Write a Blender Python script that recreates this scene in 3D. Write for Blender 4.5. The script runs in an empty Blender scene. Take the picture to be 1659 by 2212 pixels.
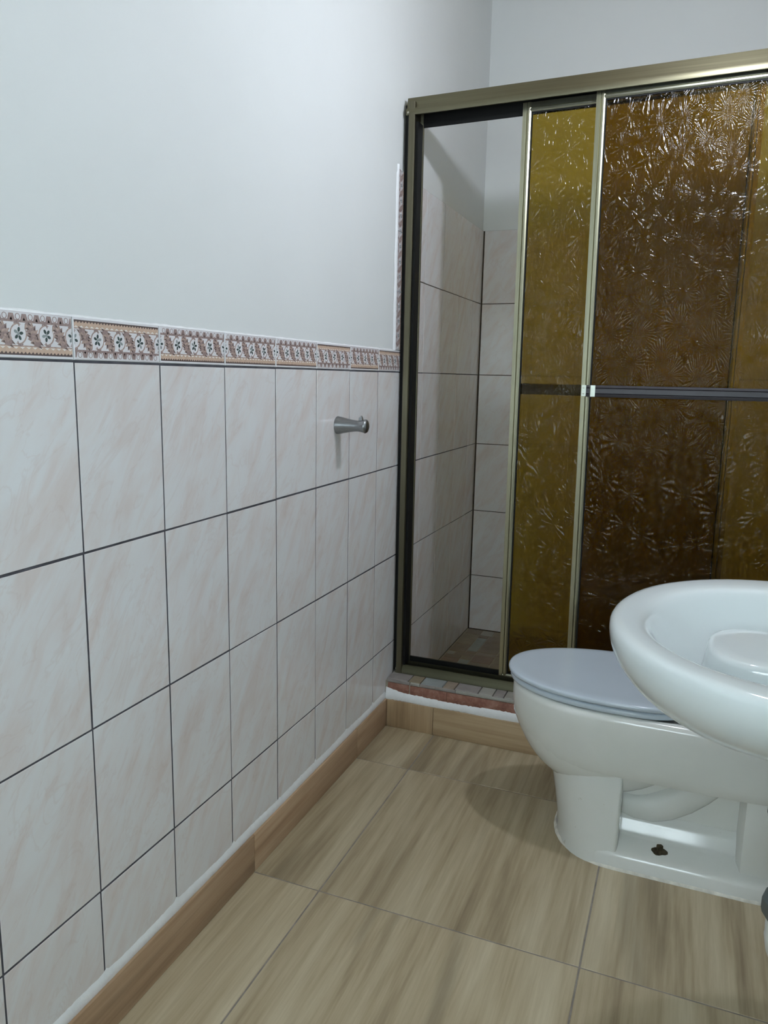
import bpy, bmesh, math, random
from mathutils import Vector, Matrix
random.seed(7)
PI = math.pi
SC = bpy.context.scene
COL = SC.collection

# ------------------------------------------------------------------ camera
FPX, YAW, PIT, ROL = 1644.47, 0.378129, -0.176740, 0.0195778
CAM = Vector((0.87785, -1.05615, 1.16362))
_f = Vector((-math.sin(YAW) * math.cos(PIT), math.cos(YAW) * math.cos(PIT), math.sin(PIT)))
_r = _f.cross(Vector((0, 0, 1))).normalized()
_u = _r.cross(_f)
R2 = _r * math.cos(ROL) + _u * math.sin(ROL)
U2 = -_r * math.sin(ROL) + _u * math.cos(ROL)
cd = bpy.data.cameras.new('camera')
cd.sensor_fit = 'HORIZONTAL'
cd.sensor_width = 36.0
cd.lens = FPX * 36.0 / 1659.0
cd.clip_start = 0.02
co = bpy.data.objects.new('camera', cd)
COL.objects.link(co)
m = Matrix((R2, U2, -_f)).transposed().to_4x4()
m.translation = CAM
co.matrix_world = m
SC.camera = co

# ------------------------------------------------------------------ light and exposure
LAMP = Vector((0.93, 0.70, 2.06))      # bulb of the wall lamp, built further down
BULB_R = 0.031
BULB_STRENGTH = 640.0
BULB_COLOR = (0.835, 0.88, 1.0)
SKY_COLOR = (0.78, 0.93, 1.0)          # daylight that comes in through the window behind the camera
SKY_STRENGTH = 13.0
w = bpy.data.worlds.new('world')
SC.world = w
w.use_nodes = True
w.node_tree.nodes['Background'].inputs[0].default_value = (*SKY_COLOR, 1)
w.node_tree.nodes['Background'].inputs[1].default_value = SKY_STRENGTH
SC.view_settings.view_transform = 'Standard'
SC.view_settings.look = 'None'
SC.view_settings.gamma = 1.0
SC.view_settings.use_curve_mapping = False
SC.view_settings.exposure = 0.0
SC.cycles.max_bounces = 6
SC.cycles.diffuse_bounces = 3
SC.cycles.glossy_bounces = 3
SC.cycles.transmission_bounces = 6
SC.cycles.transparent_max_bounces = 10
SC.cycles.adaptive_threshold = 0.05

# ------------------------------------------------------------------ dimensions (metres)
WX = 1.28            # right wall
YB = 2.236           # shower back wall
YF = -1.70           # wall with the doorway behind the camera
ZC = 2.80            # ceiling
ZT = 1.1764          # top of the wall tiles in the room
TW, TH = 0.20366, 0.30
TY0 = -0.1361        # a vertical joint of the left wall
ZBORD = 1.2434       # top of the border tiles
ZSH = ZT + 2 * TH    # top of the tiles in the shower
ZSF = 0.020          # shower floor
YFR = 1.262          # front of the shower door frame


def lin(r, g, b):
    def f(c):
        c /= 255.0
        return c / 12.92 if c <= 0.04045 else ((c + 0.055) / 1.055) ** 2.4
    return (f(r), f(g), f(b))


# ------------------------------------------------------------------ materials
class N:
    def __init__(s, name):
        s.m = bpy.data.materials.new(name)
        s.m.use_nodes = True
        s.t = s.m.node_tree
        s.b = s.t.nodes['Principled BSDF']
        s.out = s.t.nodes['Material Output']

    def n(s, typ, ins=None, **kw):
        nd = s.t.nodes.new(typ)
        for k, v in kw.items():
            setattr(nd, k, v)
        for k, v in (ins or {}).items():
            if hasattr(v, 'bl_idname') or isinstance(v, bpy.types.NodeSocket):
                s.t.links.new(v, nd.inputs[k])
            else:
                nd.inputs[k].default_value = v
        return nd

    def math(s, op, a, b=0.0, c=0.0):
        nd = s.t.nodes.new('ShaderNodeMath')
        nd.operation = op
        for i, v in enumerate((a, b, c)):
            if isinstance(v, bpy.types.NodeSocket):
                s.t.links.new(v, nd.inputs[i])
            else:
                nd.inputs[i].default_value = v
        return nd.outputs[0]

    def ramp(s, fac, stops):
        nd = s.t.nodes.new('ShaderNodeValToRGB')
        el = nd.color_ramp.elements
        while len(el) < len(stops):
            el.new(0.5)
        for e, (p, c) in zip(el, stops):
            e.position = p
            e.color = (*c, 1)
        s.t.links.new(fac, nd.inputs[0])
        return nd.outputs[0]

    def mix(s, fac, a, b, blend='MIX'):
        nd = s.t.nodes.new('ShaderNodeMix')
        nd.data_type = 'RGBA'
        nd.blend_type = blend
        for i, v in ((0, fac), (6, a), (7, b)):
            if isinstance(v, bpy.types.NodeSocket):
                s.t.links.new(v, nd.inputs[i])
            else:
                nd.inputs[i].default_value = v if i == 0 else (*v, 1)
        return nd.outputs[2]

    def set(s, k, v):
        if isinstance(v, bpy.types.NodeSocket):
            s.t.links.new(v, s.b.inputs[k])
        else:
            s.b.inputs[k].default_value = (*v, 1) if isinstance(v, tuple) and len(v) == 3 else v

    def coords(s, scale=(1, 1, 1), rot=(0, 0, 0), rnd=0.0, kind='Object'):
        tc = s.t.nodes.new('ShaderNodeTexCoord')
        mp = s.t.nodes.new('ShaderNodeMapping')
        mp.inputs['Scale'].default_value = scale
        src = tc.outputs[kind]
        if rnd:
            oi = s.t.nodes.new('ShaderNodeObjectInfo')
            k = s.math('MULTIPLY', oi.outputs['Random'], rnd)
            cb = s.n('ShaderNodeCombineXYZ', {0: k, 1: s.math('MULTIPLY', k, 1.7), 2: s.math('MULTIPLY', k, 2.3)})
            va = s.n('ShaderNodeVectorMath', {0: src, 1: cb.outputs[0]}, operation='ADD')
            src = va.outputs[0]
        if any(rot):
            mr = s.t.nodes.new('ShaderNodeMapping')
            mr.inputs['Rotation'].default_value = rot
            s.t.links.new(src, mr.inputs['Vector'])
            src = mr.outputs[0]
        s.t.links.new(src, mp.inputs['Vector'])
        return mp.outputs[0]

    def noise(s, vec, scale, detail=4.0, rough=0.55, dist=0.0):
        nd = s.n('ShaderNodeTexNoise', {'Vector': vec, 'Scale': scale, 'Detail': detail, 'Roughness': rough, 'Distortion': dist})
        return nd.outputs['Fac']

    def bump(s, h, strength, dist=0.001, target=None):
        nd = s.n('ShaderNodeBump', {'Height': h, 'Strength': strength, 'Distance': dist})
        if target is None:
            s.t.links.new(nd.outputs[0], s.b.inputs['Normal'])
        return nd.outputs[0]


M = {}


def simple(name, col, rough=0.5, metal=0.0, var=0.0, vscale=20.0, spec=0.5, bump=0.0, bscale=200.0):
    k = N(name)
    v = k.coords()
    if var:
        f = k.noise(v, vscale)
        lo = tuple(c * (1 - var) for c in col)
        hi = tuple(min(1, c * (1 + var)) for c in col)
        k.set('Base Color', k.ramp(f, [(0.3, lo), (0.7, hi)]))
    else:
        k.set('Base Color', col)
    k.set('Roughness', rough)
    k.set('Metallic', metal)
    k.set('Specular IOR Level', spec)
    if bump:
        k.bump(k.noise(v, bscale), bump, 0.001)
    M[name] = k.m
    return k


def build_materials():
    simple('paint', (0.74, 0.765, 0.755), 0.62, var=0.015, vscale=3.0, bump=0.10, bscale=60)
    simple('paint_bead', (0.88, 0.90, 0.91), 0.45, var=0.03, vscale=60, bump=0.5, bscale=180)
    simple('ceiling', (0.56, 0.47, 0.36), 0.7, var=0.10, vscale=4)
    simple('grout', lin(72, 72, 78), 0.9, var=0.35, vscale=30, bump=0.4, bscale=400)
    simple('grout_shower', lin(70, 62, 52), 0.9, var=0.35, vscale=30, bump=0.4, bscale=400)
    simple('grout_floor', lin(142, 134, 126), 0.9, var=0.25, vscale=25, bump=0.4, bscale=400)
    simple('grout_stone', lin(170, 160, 142), 0.9, var=0.15, vscale=40, bump=0.4, bscale=400)

    # pinkish marbled ceramic tile: soft diagonal clouds and thin veins (tile lies in local y/z)
    k = N('marble_tile')
    v = k.coords(scale=(1, 26.0, 7.5), rot=(math.radians(33), 0, 0), rnd=17.0)
    c1 = k.noise(v, 1.0, 4.0, 0.55, 0.5)
    v2 = k.coords(scale=(1, 15.0, 6.0), rot=(math.radians(40), 0, 0), rnd=23.0)
    c2 = k.noise(v2, 1.0, 4.0, 0.6, 0.9)
    col = k.ramp(c1, [(0.28, (0.715, 0.645, 0.615)), (0.43, (0.745, 0.705, 0.690)), (0.56, (0.765, 0.755, 0.752)), (0.75, (0.775, 0.785, 0.790))])
    vein = k.math('ABSOLUTE', k.math('SUBTRACT', c2, 0.52))
    vm = k.ramp(vein, [(0.0, (1, 1, 1)), (0.022, (0, 0, 0))])
    col = k.mix(k.math('MULTIPLY', vm, 0.20), col, (0.60, 0.48, 0.43))
    k.set('Base Color', col)
    k.set('Roughness', 0.15)
    k.set('Specular IOR Level', 0.45)
    M['marble_tile'] = k.m

    # wood-look porcelain, grain along local y
    def wood(name, lo, mid, hi, rot=(0, 0, 0), rough=0.42):
        k = N(name)
        v = k.coords(scale=(19.0, 1.3, 19.0), rot=rot, rnd=9.0)
        a = k.noise(v, 1.0, 6.0, 0.6, 0.25)
        v2 = k.coords(scale=(150.0, 5.0, 150.0), rot=rot, rnd=4.0)
        b = k.noise(v2, 1.0, 4.0, 0.6)
        f = k.math('ADD', k.math('MULTIPLY', a, 0.78), k.math('MULTIPLY', b, 0.22))
        c = k.ramp(f, [(0.26, lo), (0.46, mid), (0.66, hi), (0.78, tuple(x * 1.06 for x in hi))])
        v3 = k.coords(scale=(9.0, 0.9, 9.0), rot=rot, rnd=31.0)
        d = k.noise(v3, 1.0, 3.0, 0.5, 0.6)
        st = k.ramp(d, [(0.56, (0, 0, 0)), (0.70, (1, 1, 1))])
        c = k.mix(k.math('MULTIPLY', st, 0.46), c, tuple(x * 0.62 for x in lo))
        oi = k.t.nodes.new('ShaderNodeObjectInfo')
        tone = k.math('ADD', k.math('MULTIPLY', oi.outputs['Random'], 0.20), 0.90)
        cb = k.n('ShaderNodeCombineXYZ', {0: tone, 1: tone, 2: tone})
        c = k.mix(1.0, c, cb.outputs[0], 'MULTIPLY')
        k.set('Base Color', c)
        k.set('Roughness', rough)
        k.set('Specular IOR Level', 0.40)
        k.bump(b, 0.12, 0.0008)
        M[name] = k.m
    wood('wood_floor', lin(130, 113, 88), lin(176, 160, 130), lin(204, 191, 162))
    wood('wood_base', lin(134, 106, 80), lin(174, 144, 114), lin(198, 171, 141))
    wood('wood_base_light', lin(138, 114, 86), lin(176, 151, 118), lin(202, 179, 144), rot=(0, 0, PI / 2))
    wood('wood_base_upright', lin(122, 97, 72), lin(162, 136, 104), lin(190, 165, 131), rot=(PI / 2, 0, 0))

    # ceramics
    k = simple('ceramic_sink', (0.75, 0.81, 0.81), 0.10, spec=0.5)
    k.set('Coat Weight', 0.25)
    k = N('ceramic_toilet')
    v = k.coords()
    f = k.noise(v, 9.0, 3.0)
    g = k.noise(v, 45.0, 4.0)
    tcz = k.n('ShaderNodeSeparateXYZ', {0: v})
    low = k.math('MULTIPLY', k.math('LESS_THAN', tcz.outputs[2], 0.16), k.math('GREATER_THAN', g, 0.71))
    c = k.ramp(f, [(0.3, (0.735, 0.75, 0.705)), (0.7, (0.775, 0.785, 0.745))])
    c = k.mix(k.math('MULTIPLY', low, 0.30), c, (0.42, 0.35, 0.24))
    k.set('Base Color', c)
    k.set('Roughness', 0.12)
    M['ceramic_toilet'] = k.m
    simple('seat_plastic', (0.54, 0.615, 0.68), 0.16, var=0.01, vscale=6)
    simple('silicone', (0.72, 0.70, 0.62), 0.6, var=0.2, vscale=50, bump=0.5, bscale=150)
    simple('rusty_bolt', lin(74, 66, 48), 0.8, 0.3, var=0.5, vscale=150, bump=0.8, bscale=500)
    simple('plastic_white', (0.74, 0.76, 0.75), 0.35)
    simple('plastic_grey', lin(92, 100, 100), 0.45)
    simple('rubber_black', lin(22, 24, 24), 0.5)

    # metals
    def metal(name, col, rough, sc):
        k = N(name)
        v = k.coords(scale=sc)
        f = k.noise(v, 1.0, 3.0)
        k.set('Base Color', k.ramp(f, [(0.3, tuple(c * 0.88 for c in col)), (0.7, tuple(min(1, c * 1.1) for c in col))]))
        k.set('Metallic', 1.0)
        k.set('Roughness', rough)
        k.bump(f, 0.03, 0.0005)
        M[name] = k.m
    metal('bronze_header', lin(112, 108, 88), 0.42, (3, 220, 220))
    metal('bronze_track', lin(84, 82, 66), 0.45, (3, 220, 220))
    metal('bronze_upright', lin(112, 108, 90), 0.42, (220, 220, 3))
    metal('champagne_upright', lin(168, 166, 142), 0.34, (220, 220, 3))
    metal('champagne_rail', lin(150, 150, 134), 0.34, (3, 220, 220))
    metal('steel_brushed', lin(150, 153, 155), 0.36, (6, 300, 300))
    metal('bracket_metal', lin(178, 182, 172), 0.32, (50, 50, 50))
    simple('shade_gasket_dark', lin(13, 14, 13), 0.6, spec=0.25)  # gaskets and dark strips; header channel shade is put into this colour
    simple('bar_dark', lin(50, 48, 52), 0.42, var=0.1, vscale=40)
    simple('screw', lin(190, 186, 172), 0.35, 0.9)

    # textured amber glass
    k = N('amber_glass')
    t = k.t
    tc = k.t.nodes.new('ShaderNodeTexCoord')
    dn = k.n('ShaderNodeTexNoise', {'Vector': tc.outputs['Object'], 'Scale': 14.0, 'Detail': 2.0})
    off = k.n('ShaderNodeVectorMath', {0: dn.outputs['Color'], 1: (0.03, 0.0, 0.03)}, operation='MULTIPLY')
    wv = k.n('ShaderNodeVectorMath', {0: tc.outputs['Object'], 1: off.outputs[0]}, operation='ADD')
    flat = k.n('ShaderNodeVectorMath', {0: wv.outputs[0], 1: (1.0, 0.0, 0.66)}, operation='MULTIPLY')
    vo = k.n('ShaderNodeTexVoronoi', {'Vector': flat.outputs[0], 'Scale': 19.0, 'Randomness': 1.0}, feature='F1')
    dv = k.n('ShaderNodeVectorMath', {0: flat.outputs[0], 1: vo.outputs['Position']}, operation='SUBTRACT')
    sx = k.n('ShaderNodeSeparateXYZ', {0: dv.outputs[0]})
    ang = k.math('ARCTAN2', sx.outputs[2], sx.outputs[0])
    strokes = k.math('SINE', k.math('MULTIPLY', ang, 17.0))
    fall = k.math('MINIMUM', k.math('MULTIPLY', vo.outputs['Distance'], 1.6), 1.0)
    v2 = k.n('ShaderNodeMapping', {'Vector': wv.outputs[0], 'Scale': (95.0, 1.0, 30.0)})
    streak = k.noise(v2.outputs[0], 1.0, 2.0, 0.5, 0.0)
    h = k.math('ADD', k.math('MULTIPLY', k.math('MULTIPLY', strokes, fall), 0.30), k.math('MULTIPLY', streak, 1.5))
    nb = k.bump(h, 1.0, 0.0020, target=0)
    tint = (0.67, 0.555, 0.19)
    tr = k.n('ShaderNodeBsdfTransparent', {'Color': (*tint, 1)})
    rf = k.n('ShaderNodeBsdfRefraction', {'Color': (*tint, 1), 'Roughness': 0.22, 'IOR': 1.12, 'Normal': nb})
    gl = k.n('ShaderNodeBsdfGlossy', {'Color': (1, 1, 1, 1), 'Roughness': 0.17, 'Normal': nb})
    m1 = k.n('ShaderNodeMixShader', {0: 0.62, 1: tr.outputs[0], 2: rf.outputs[0]})
    fr = k.n('ShaderNodeFresnel', {'IOR': 1.5})
    fac = k.math('MINIMUM', k.math('MULTIPLY', fr.outputs[0], 0.42), 0.30)
    m2 = k.n('ShaderNodeMixShader', {0: fac, 1: m1.outputs[0], 2: gl.outputs[0]})
    t.links.new(m2.outputs[0], k.out.inputs['Surface'])
    t.nodes.remove(k.b)
    M['amber_glass'] = k.m

    # smooth rear face of the same glass
    k = N('amber_glass_rear')
    tr = k.n('ShaderNodeBsdfTransparent', {'Color': (*tint, 1)})
    rf = k.n('ShaderNodeBsdfRefraction', {'Color': (*tint, 1), 'Roughness': 0.22, 'IOR': 1.12})
    m1 = k.n('ShaderNodeMixShader', {0: 0.62, 1: tr.outputs[0], 2: rf.outputs[0]})
    gl = k.n('ShaderNodeBsdfGlossy', {'Color': (1, 1, 1, 1), 'Roughness': 0.34})
    m2 = k.n('ShaderNodeMixShader', {0: 0.012, 1: m1.outputs[0], 2: gl.outputs[0]})
    k.t.links.new(m2.outputs[0], k.out.inputs['Surface'])
    k.t.nodes.remove(k.b)
    M['amber_glass_rear'] = k.m

    # red brick-look strip
    k = N('red_brick')
    v = k.coords(rnd=6.0)
    a = k.noise(v, 30, 5.0, 0.65)
    b = k.noise(v, 120, 3.0)
    c = k.ramp(a, [(0.30, lin(118, 78, 64)), (0.50, lin(150, 104, 88)), (0.72, lin(172, 132, 116))])
    c = k.mix(k.math('MULTIPLY', k.math('GREATER_THAN', b, 0.64), 0.4), c, lin(176, 152, 140))
    k.set('Base Color', c)
    k.set('Roughness', 0.6)
    k.bump(a, 0.5, 0.002)
    M['red_brick'] = k.m

    # slate-look stone pieces
    for nm, rgb in dict(stone_brown=(138, 124, 106), stone_olive=(146, 134, 112), stone_red=(142, 121, 104), stone_blue=(152, 158, 156),
                        stone_grey=(150, 144, 140), stone_light=(162, 160, 152), stone_tan=(152, 138, 122)).items():
        k = N(nm)
        v = k.coords(rnd=8.0)
        a = k.noise(v, 22, 5.0, 0.6)
        cc = lin(*rgb)
        k.set('Base Color', k.ramp(a, [(0.3, tuple(x * 0.82 for x in cc)), (0.55, cc), (0.75, tuple(min(1, x * 1.15) for x in cc))]))
        k.set('Roughness', 0.38)
        k.bump(a, 0.25, 0.002)
        M[nm] = k.m

    # printed colours of the border tile
    simple('border_ground', (0.78, 0.77, 0.79), 0.22)
    simple('print_mauve', lin(158, 138, 134), 0.3, var=0.25, vscale=300)
    simple('print_brown', lin(178, 156, 146), 0.3, var=0.3, vscale=220)
    simple('print_tan', lin(206, 180, 160), 0.3, var=0.1, vscale=100)
    simple('print_dark', lin(98, 84, 82), 0.3)
    simple('print_green', lin(66, 82, 80), 0.3, var=0.3, vscale=400)
    simple('print_grey', lin(150, 158, 158), 0.3)
    simple('print_cream', (0.80, 0.76, 0.72), 0.3)

    # lamp
    k = N('bulb_glow')
    k.set('Base Color', (0.9, 0.9, 0.9))
    k.set('Emission Color', BULB_COLOR)
    k.set('Emission Strength', BULB_STRENGTH)
    M['bulb_glow'] = k.m
    simple('lamp_plastic', (0.75, 0.75, 0.73), 0.4)


build_materials()


# ------------------------------------------------------------------ mesh helpers
def link(name, mesh, parent=None, mats=None):
    o = bpy.data.objects.new(name, mesh)
    COL.objects.link(o)
    if parent is not None:
        o.parent = parent
    if mats:
        for mm in ([mats] if isinstance(mats, str) else mats):
            mesh.materials.append(M[mm])
    return o


def from_bm(name, bm, mats, parent=None, smooth=False, angle=None):
    me = bpy.data.meshes.new(name)
    bmesh.ops.recalc_face_normals(bm, faces=bm.faces[:])
    bm.to_mesh(me)
    bm.free()
    o = link(name, me, parent, mats)
    if smooth:
        for p in me.polygons:
            p.use_smooth = True
        if angle:
            me.set_sharp_from_angle(angle=math.radians(angle))
    return o


def add_box(bm, x0, x1, y0, y1, z0, z1, bev=0.0, fn=None):
    vs = [bm.verts.new((x, y, z)) for x in (x0, x1) for y in (y0, y1) for z in (z0, z1)]
    ids = ((0, 1, 3, 2), (4, 6, 7, 5), (0, 4, 5, 1), (2, 3, 7, 6), (0, 2, 6, 4), (1, 5, 7, 3))
    fs = [bm.faces.new([vs[i] for i in q]) for q in ids]
    if bev:
        es = list({e for f in fs for e in f.edges})
        r = bmesh.ops.bevel(bm, geom=es, offset=bev, segments=2, profile=0.5, affect='EDGES')
        vs = list({v for f in r['faces'] for v in f.verts})
    if fn:
        for v in vs:
            v.co = fn(v.co)
    return vs


def box(name, x0, x1, y0, y1, z0, z1, mat, parent=None, bev=0.0, fn=None, smooth=False):
    bm = bmesh.new()
    add_box(bm, x0, x1, y0, y1, z0, z1, bev, fn)
    return from_bm(name, bm, mat, parent, smooth=bool(bev), angle=40)


def profile_x(name, pts, x0, x1, mat, parent=None, fn=None, smooth=None):
    """closed profile in (y, z) swept along x"""
    bm = bmesh.new()
    a = [bm.verts.new((x0, y, z)) for y, z in pts]
    b = [bm.verts.new((x1, y, z)) for y, z in pts]
    n = len(pts)
    for i in range(n):
        bm.faces.new((a[i], a[(i + 1) % n], b[(i + 1) % n], b[i]))
    bm.faces.new(a)
    bm.faces.new(b[::-1])
    if fn:
        for v in bm.verts:
            v.co = fn(v.co)
    return from_bm(name, bm, mat, parent, smooth=bool(smooth), angle=smooth)


def profile_z(name, pts, z0, z1, mat, parent=None, fn=None, smooth=None):
    """closed profile in (x, y) swept along z"""
    bm = bmesh.new()
    a = [bm.verts.new((x, y, z0)) for x, y in pts]
    b = [bm.verts.new((x, y, z1)) for x, y in pts]
    n = len(pts)
    for i in range(n):
        bm.faces.new((a[i], a[(i + 1) % n], b[(i + 1) % n], b[i]))
    bm.faces.new(a)
    bm.faces.new(b[::-1])
    if fn:
        for v in bm.verts:
            v.co = fn(v.co)
    return from_bm(name, bm, mat, parent, smooth=bool(smooth), angle=smooth)


def loft(bm, rings, cap0=True, cap1=True):
    vr = [[bm.verts.new(p) for p in r] for r in rings]
    n = len(vr[0])
    for a, b in zip(vr, vr[1:]):
        for i in range(n):
            bm.faces.new((a[i], a[(i + 1) % n], b[(i + 1) % n], b[i]))
    if cap0:
        bm.faces.new(vr[0])
    if cap1:
        bm.faces.new(vr[-1][::-1])
    return vr


def lathe(name, prof, mat, parent=None, axis='Z', seg=32, loc=(0, 0, 0), angle=40):
    """prof: (radius, height) pairs from bottom to top"""
    bm = bmesh.new()
    rings = []
    for r, h in prof:
        ring = []
        for i in range(seg):
            a = 2 * PI * i / seg
            c, s = r * math.cos(a), r * math.sin(a)
            p = (c, s, h) if axis == 'Z' else ((h, c, s) if axis == 'X' else (c, h, s))
            ring.append((p[0] + loc[0], p[1] + loc[1], p[2] + loc[2]))
        rings.append(ring)
    loft(bm, rings)
    return from_bm(name, bm, mat, parent, smooth=True, angle=angle)


def tube(name, pts, rad, mat, parent=None, seg=16):
    bm = bmesh.new()
    rings = []
    pts = [Vector(p) for p in pts]
    for i, p in enumerate(pts):
        d = (pts[min(i + 1, len(pts) - 1)] - pts[max(i - 1, 0)]).normalized()
        up = Vector((0, 1, 0)) if abs(d.y) < 0.9 else Vector((1, 0, 0))
        a = d.cross(up).normalized()
        b = d.cross(a)
        r = rad[i] if isinstance(rad, (list, tuple)) else rad
        rings.append([p + a * (r * math.cos(2 * PI * j / seg)) + b * (r * math.sin(2 * PI * j / seg)) for j in range(seg)])
    loft(bm, rings)
    return from_bm(name, bm, mat, parent, smooth=True, angle=50)


def plate_mesh(name, wy, hz, thick=0.0045, bev=0.0007):
    """a tile: back at x=-thick, face at x=0, in local y (width) and z (height)"""
    def ring(x, i):
        return [(x, i, i), (x, wy - i, i), (x, wy - i, hz - i), (x, i, hz - i)]
    vs = ring(-thick, 0) + ring(-bev, 0) + ring(-bev * 0.3, bev * 0.3) + ring(0, bev)
    fs = [(0, 3, 2, 1)]
    for k in range(3):
        for i in range(4):
            j = (i + 1) % 4
            fs.append((k * 4 + i, k * 4 + j, k * 4 + 4 + j, k * 4 + 4 + i))
    fs.append((12, 13, 14, 15))
    me = bpy.data.meshes.new(name)
    me.from_pydata(vs, [], fs)
    return me


_plates = {}


def plate(name, wy, hz, mat, parent, loc, rot=None, thick=0.0045, bev=0.0007):
    key = (round(wy, 4), round(hz, 4), mat, thick, bev)
    if key not in _plates:
        me = plate_mesh(name, wy, hz, thick, bev)
        me.materials.append(M[mat])
        _plates[key] = me
    o = bpy.data.objects.new(name, _plates[key])
    COL.objects.link(o)
    o.parent = parent
    o.location = loc
    if rot:
        o.rotation_euler = rot
    return o


def thing(name, label, cat, loc=(0, 0, 0), group=None):
    o = bpy.data.objects.new(name, None)
    COL.objects.link(o)
    o.location = loc
    o.empty_display_size = 0.1
    o['label'] = label
    o['category'] = cat
    if group:
        o['group'] = group
    return o


def struct(o, label, cat=None):
    o['kind'] = 'structure'
    o['label'] = label
    o['category'] = cat or 'wall'
    return o


# ------------------------------------------------------------------ room shell
wall_left = struct(box('wall_left', -0.12, -0.0042, YF - 0.12, YB + 0.12, -0.1, ZC, 'paint'), 'white painted left wall above a band of pinkish marbled tiles', 'wall')
wall_back = struct(box('wall_back', -0.0042, WX + 0.12, YB + 0.0042, YB + 0.12, -0.1, ZC, 'paint'), 'end wall of the shower, white above pinkish tiles', 'wall')
wall_right = struct(box('wall_right', WX, WX + 0.12, YF - 0.12, YB + 0.0042, -0.1, ZC, 'paint'), 'plain white wall behind the toilet and the washbasin', 'wall')
WX0, WX1, WZ0, WZ1 = 0.42, 1.10, 0.95, 1.75
bm = bmesh.new()
add_box(bm, -0.0042, WX0, YF - 0.12, YF, -0.1, ZC)
add_box(bm, WX1, WX, YF - 0.12, YF, -0.1, ZC)
add_box(bm, WX0, WX1, YF - 0.12, YF, WZ1, ZC)
add_box(bm, WX0, WX1, YF - 0.12, YF, -0.1, WZ0)
wall_front = struct(from_bm('wall_front', bm, 'paint'), 'white wall with the window behind the photographer', 'wall')
win = bpy.data.objects.new('window_1', None)
COL.objects.link(win)
win.location = ((WX0 + WX1) / 2, YF - 0.06, WZ0)
struct(win, 'open two-part window behind the photographer', 'window')
_w, _h = (WX1 - WX0) / 2, WZ1 - WZ0
for nm, q in (('window_frame', (-_w, -_w + 0.03, 0, _h)), ('window_frame', (_w - 0.03, _w, 0, _h)), ('window_frame', (-_w + 0.03, _w - 0.03, 0, 0.03)), ('window_frame', (-_w + 0.03, _w - 0.03, _h - 0.03, _h)), ('mullion', (-0.016, 0.016, 0.03, _h - 0.03))):
    box(nm, q[0], q[1], -0.025, 0.025, q[2], q[3], 'lamp_plastic', win, bev=0.003)
ceiling = struct(box('ceiling', -0.12, WX + 0.12, YF - 0.12, YB + 0.12, ZC, ZC + 0.1, 'ceiling'), 'brown ceiling high above the bathroom', 'ceiling')

# floor with wood-look tiles
floor = struct(box('floor', -0.0042, WX, YF - 0.12, 1.20, -0.1, -0.0012, 'grout_floor'), 'floor of large wood-look brown tiles with pale joints', 'floor')
XJ = [0.002, 0.1775, 0.7620, WX - 0.002]
YJ = [1.196, 0.9470, 0.3490, -0.2460, -0.8410, -1.4360, YF]
g = 0.0018
for i in range(3):
    for j in range(6):
        x0, x1, y1, y0 = XJ[i], XJ[i + 1], YJ[j], YJ[j + 1]
        bm = bmesh.new()
        add_box(bm, 0, x1 - x0 - 2 * g, 0, y1 - y0 - 2 * g, -0.006, 0, 0.0)
        top = [e for e in bm.edges if all(abs(v.co.z) < 1e-6 for v in e.verts)]
        bmesh.ops.bevel(bm, geom=top, offset=0.0009, segments=1, affect='EDGES')
        o = from_bm('floor_tile', bm, 'wood_floor', floor)
        o.location = (x0 + g, y0 + g, 0.0)

# ------------------------------------------------------------------ left wall: grout bed, tiles, border
box('grout_bed', -0.0042, -0.0011, YF, YB, 0.0, ZT + 0.002, 'grout', wall_left)
box('grout_bed', -0.0042, -0.0011, 1.2866, YB, ZT + 0.002, ZSH - 0.001, 'grout_shower', wall_left)


def jt():
    return 0.0011 + random.random() * 0.0008


def wall_tiles(y_from, y_to, rows):
    k0 = math.floor((y_from - TY0) / TW + 1e-6)
    k1 = math.ceil((y_to - TY0) / TW - 1e-6)
    for k in range(k0, k1):
        ya, yb = max(TY0 + k * TW, y_from), min(TY0 + (k + 1) * TW, y_to)
        if yb - ya < 0.012:
            continue
        for (za, zb) in rows:
            a = 0.0020 if y_to < 1.5 else 0.0014
            jx = random.uniform(-0.0005, 0.0005)
            jz = random.uniform(-0.0005, 0.0005)
            plate('wall_tile', yb - ya - 2 * a, zb - za - 2 * a, 'marble_tile', wall_left,
                  (random.uniform(-0.0002, 0.0002), ya + a + jx, za + a + jz),
                  (random.uniform(-0.0015, 0.0015), random.uniform(-0.0008, 0.0008), random.uniform(-0.0012, 0.0012)))


room_rows = [(0.090, ZT - 3 * TH), (ZT - 3 * TH, ZT - 2 * TH), (ZT - 2 * TH, ZT - TH), (ZT - TH, ZT)]
wall_tiles(YF, 1.2896, room_rows)
shower_rows = [(0.022, ZT - 3 * TH), (ZT - 3 * TH, ZT - 2 * TH), (ZT - 2 * TH, ZT - TH), (ZT - TH, ZT), (ZT, ZT + TH), (ZT + TH, ZSH)]
wall_tiles(1.2896, YB, shower_rows)

# shower back wall tiles
box('grout_bed', -0.001, WX, YB + 0.0011, YB + 0.0042, 0.0, ZSH - 0.001, 'grout_shower', wall_back)
k = 0
while k * TW < WX - 0.01:
    xa, xb = k * TW + 0.004, min((k + 1) * TW + 0.004, WX)
    for (za, zb) in shower_rows:
        plate('wall_tile', xb - xa - 0.003, zb - za - 0.003, 'marble_tile', wall_back, (xa + 0.0015, YB, za + 0.0015),
              (0, random.uniform(-0.001, 0.001), -PI / 2 + random.uniform(-0.001, 0.001)))
    k += 1

# border tile print --------------------------------------------------
BH = ZBORD - ZT - 0.003
BW = TW - 0.003
PRINT_MATS = ['print_mauve', 'print_brown', 'print_tan', 'print_dark', 'print_green', 'print_grey', 'print_cream', 'border_ground']


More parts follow.
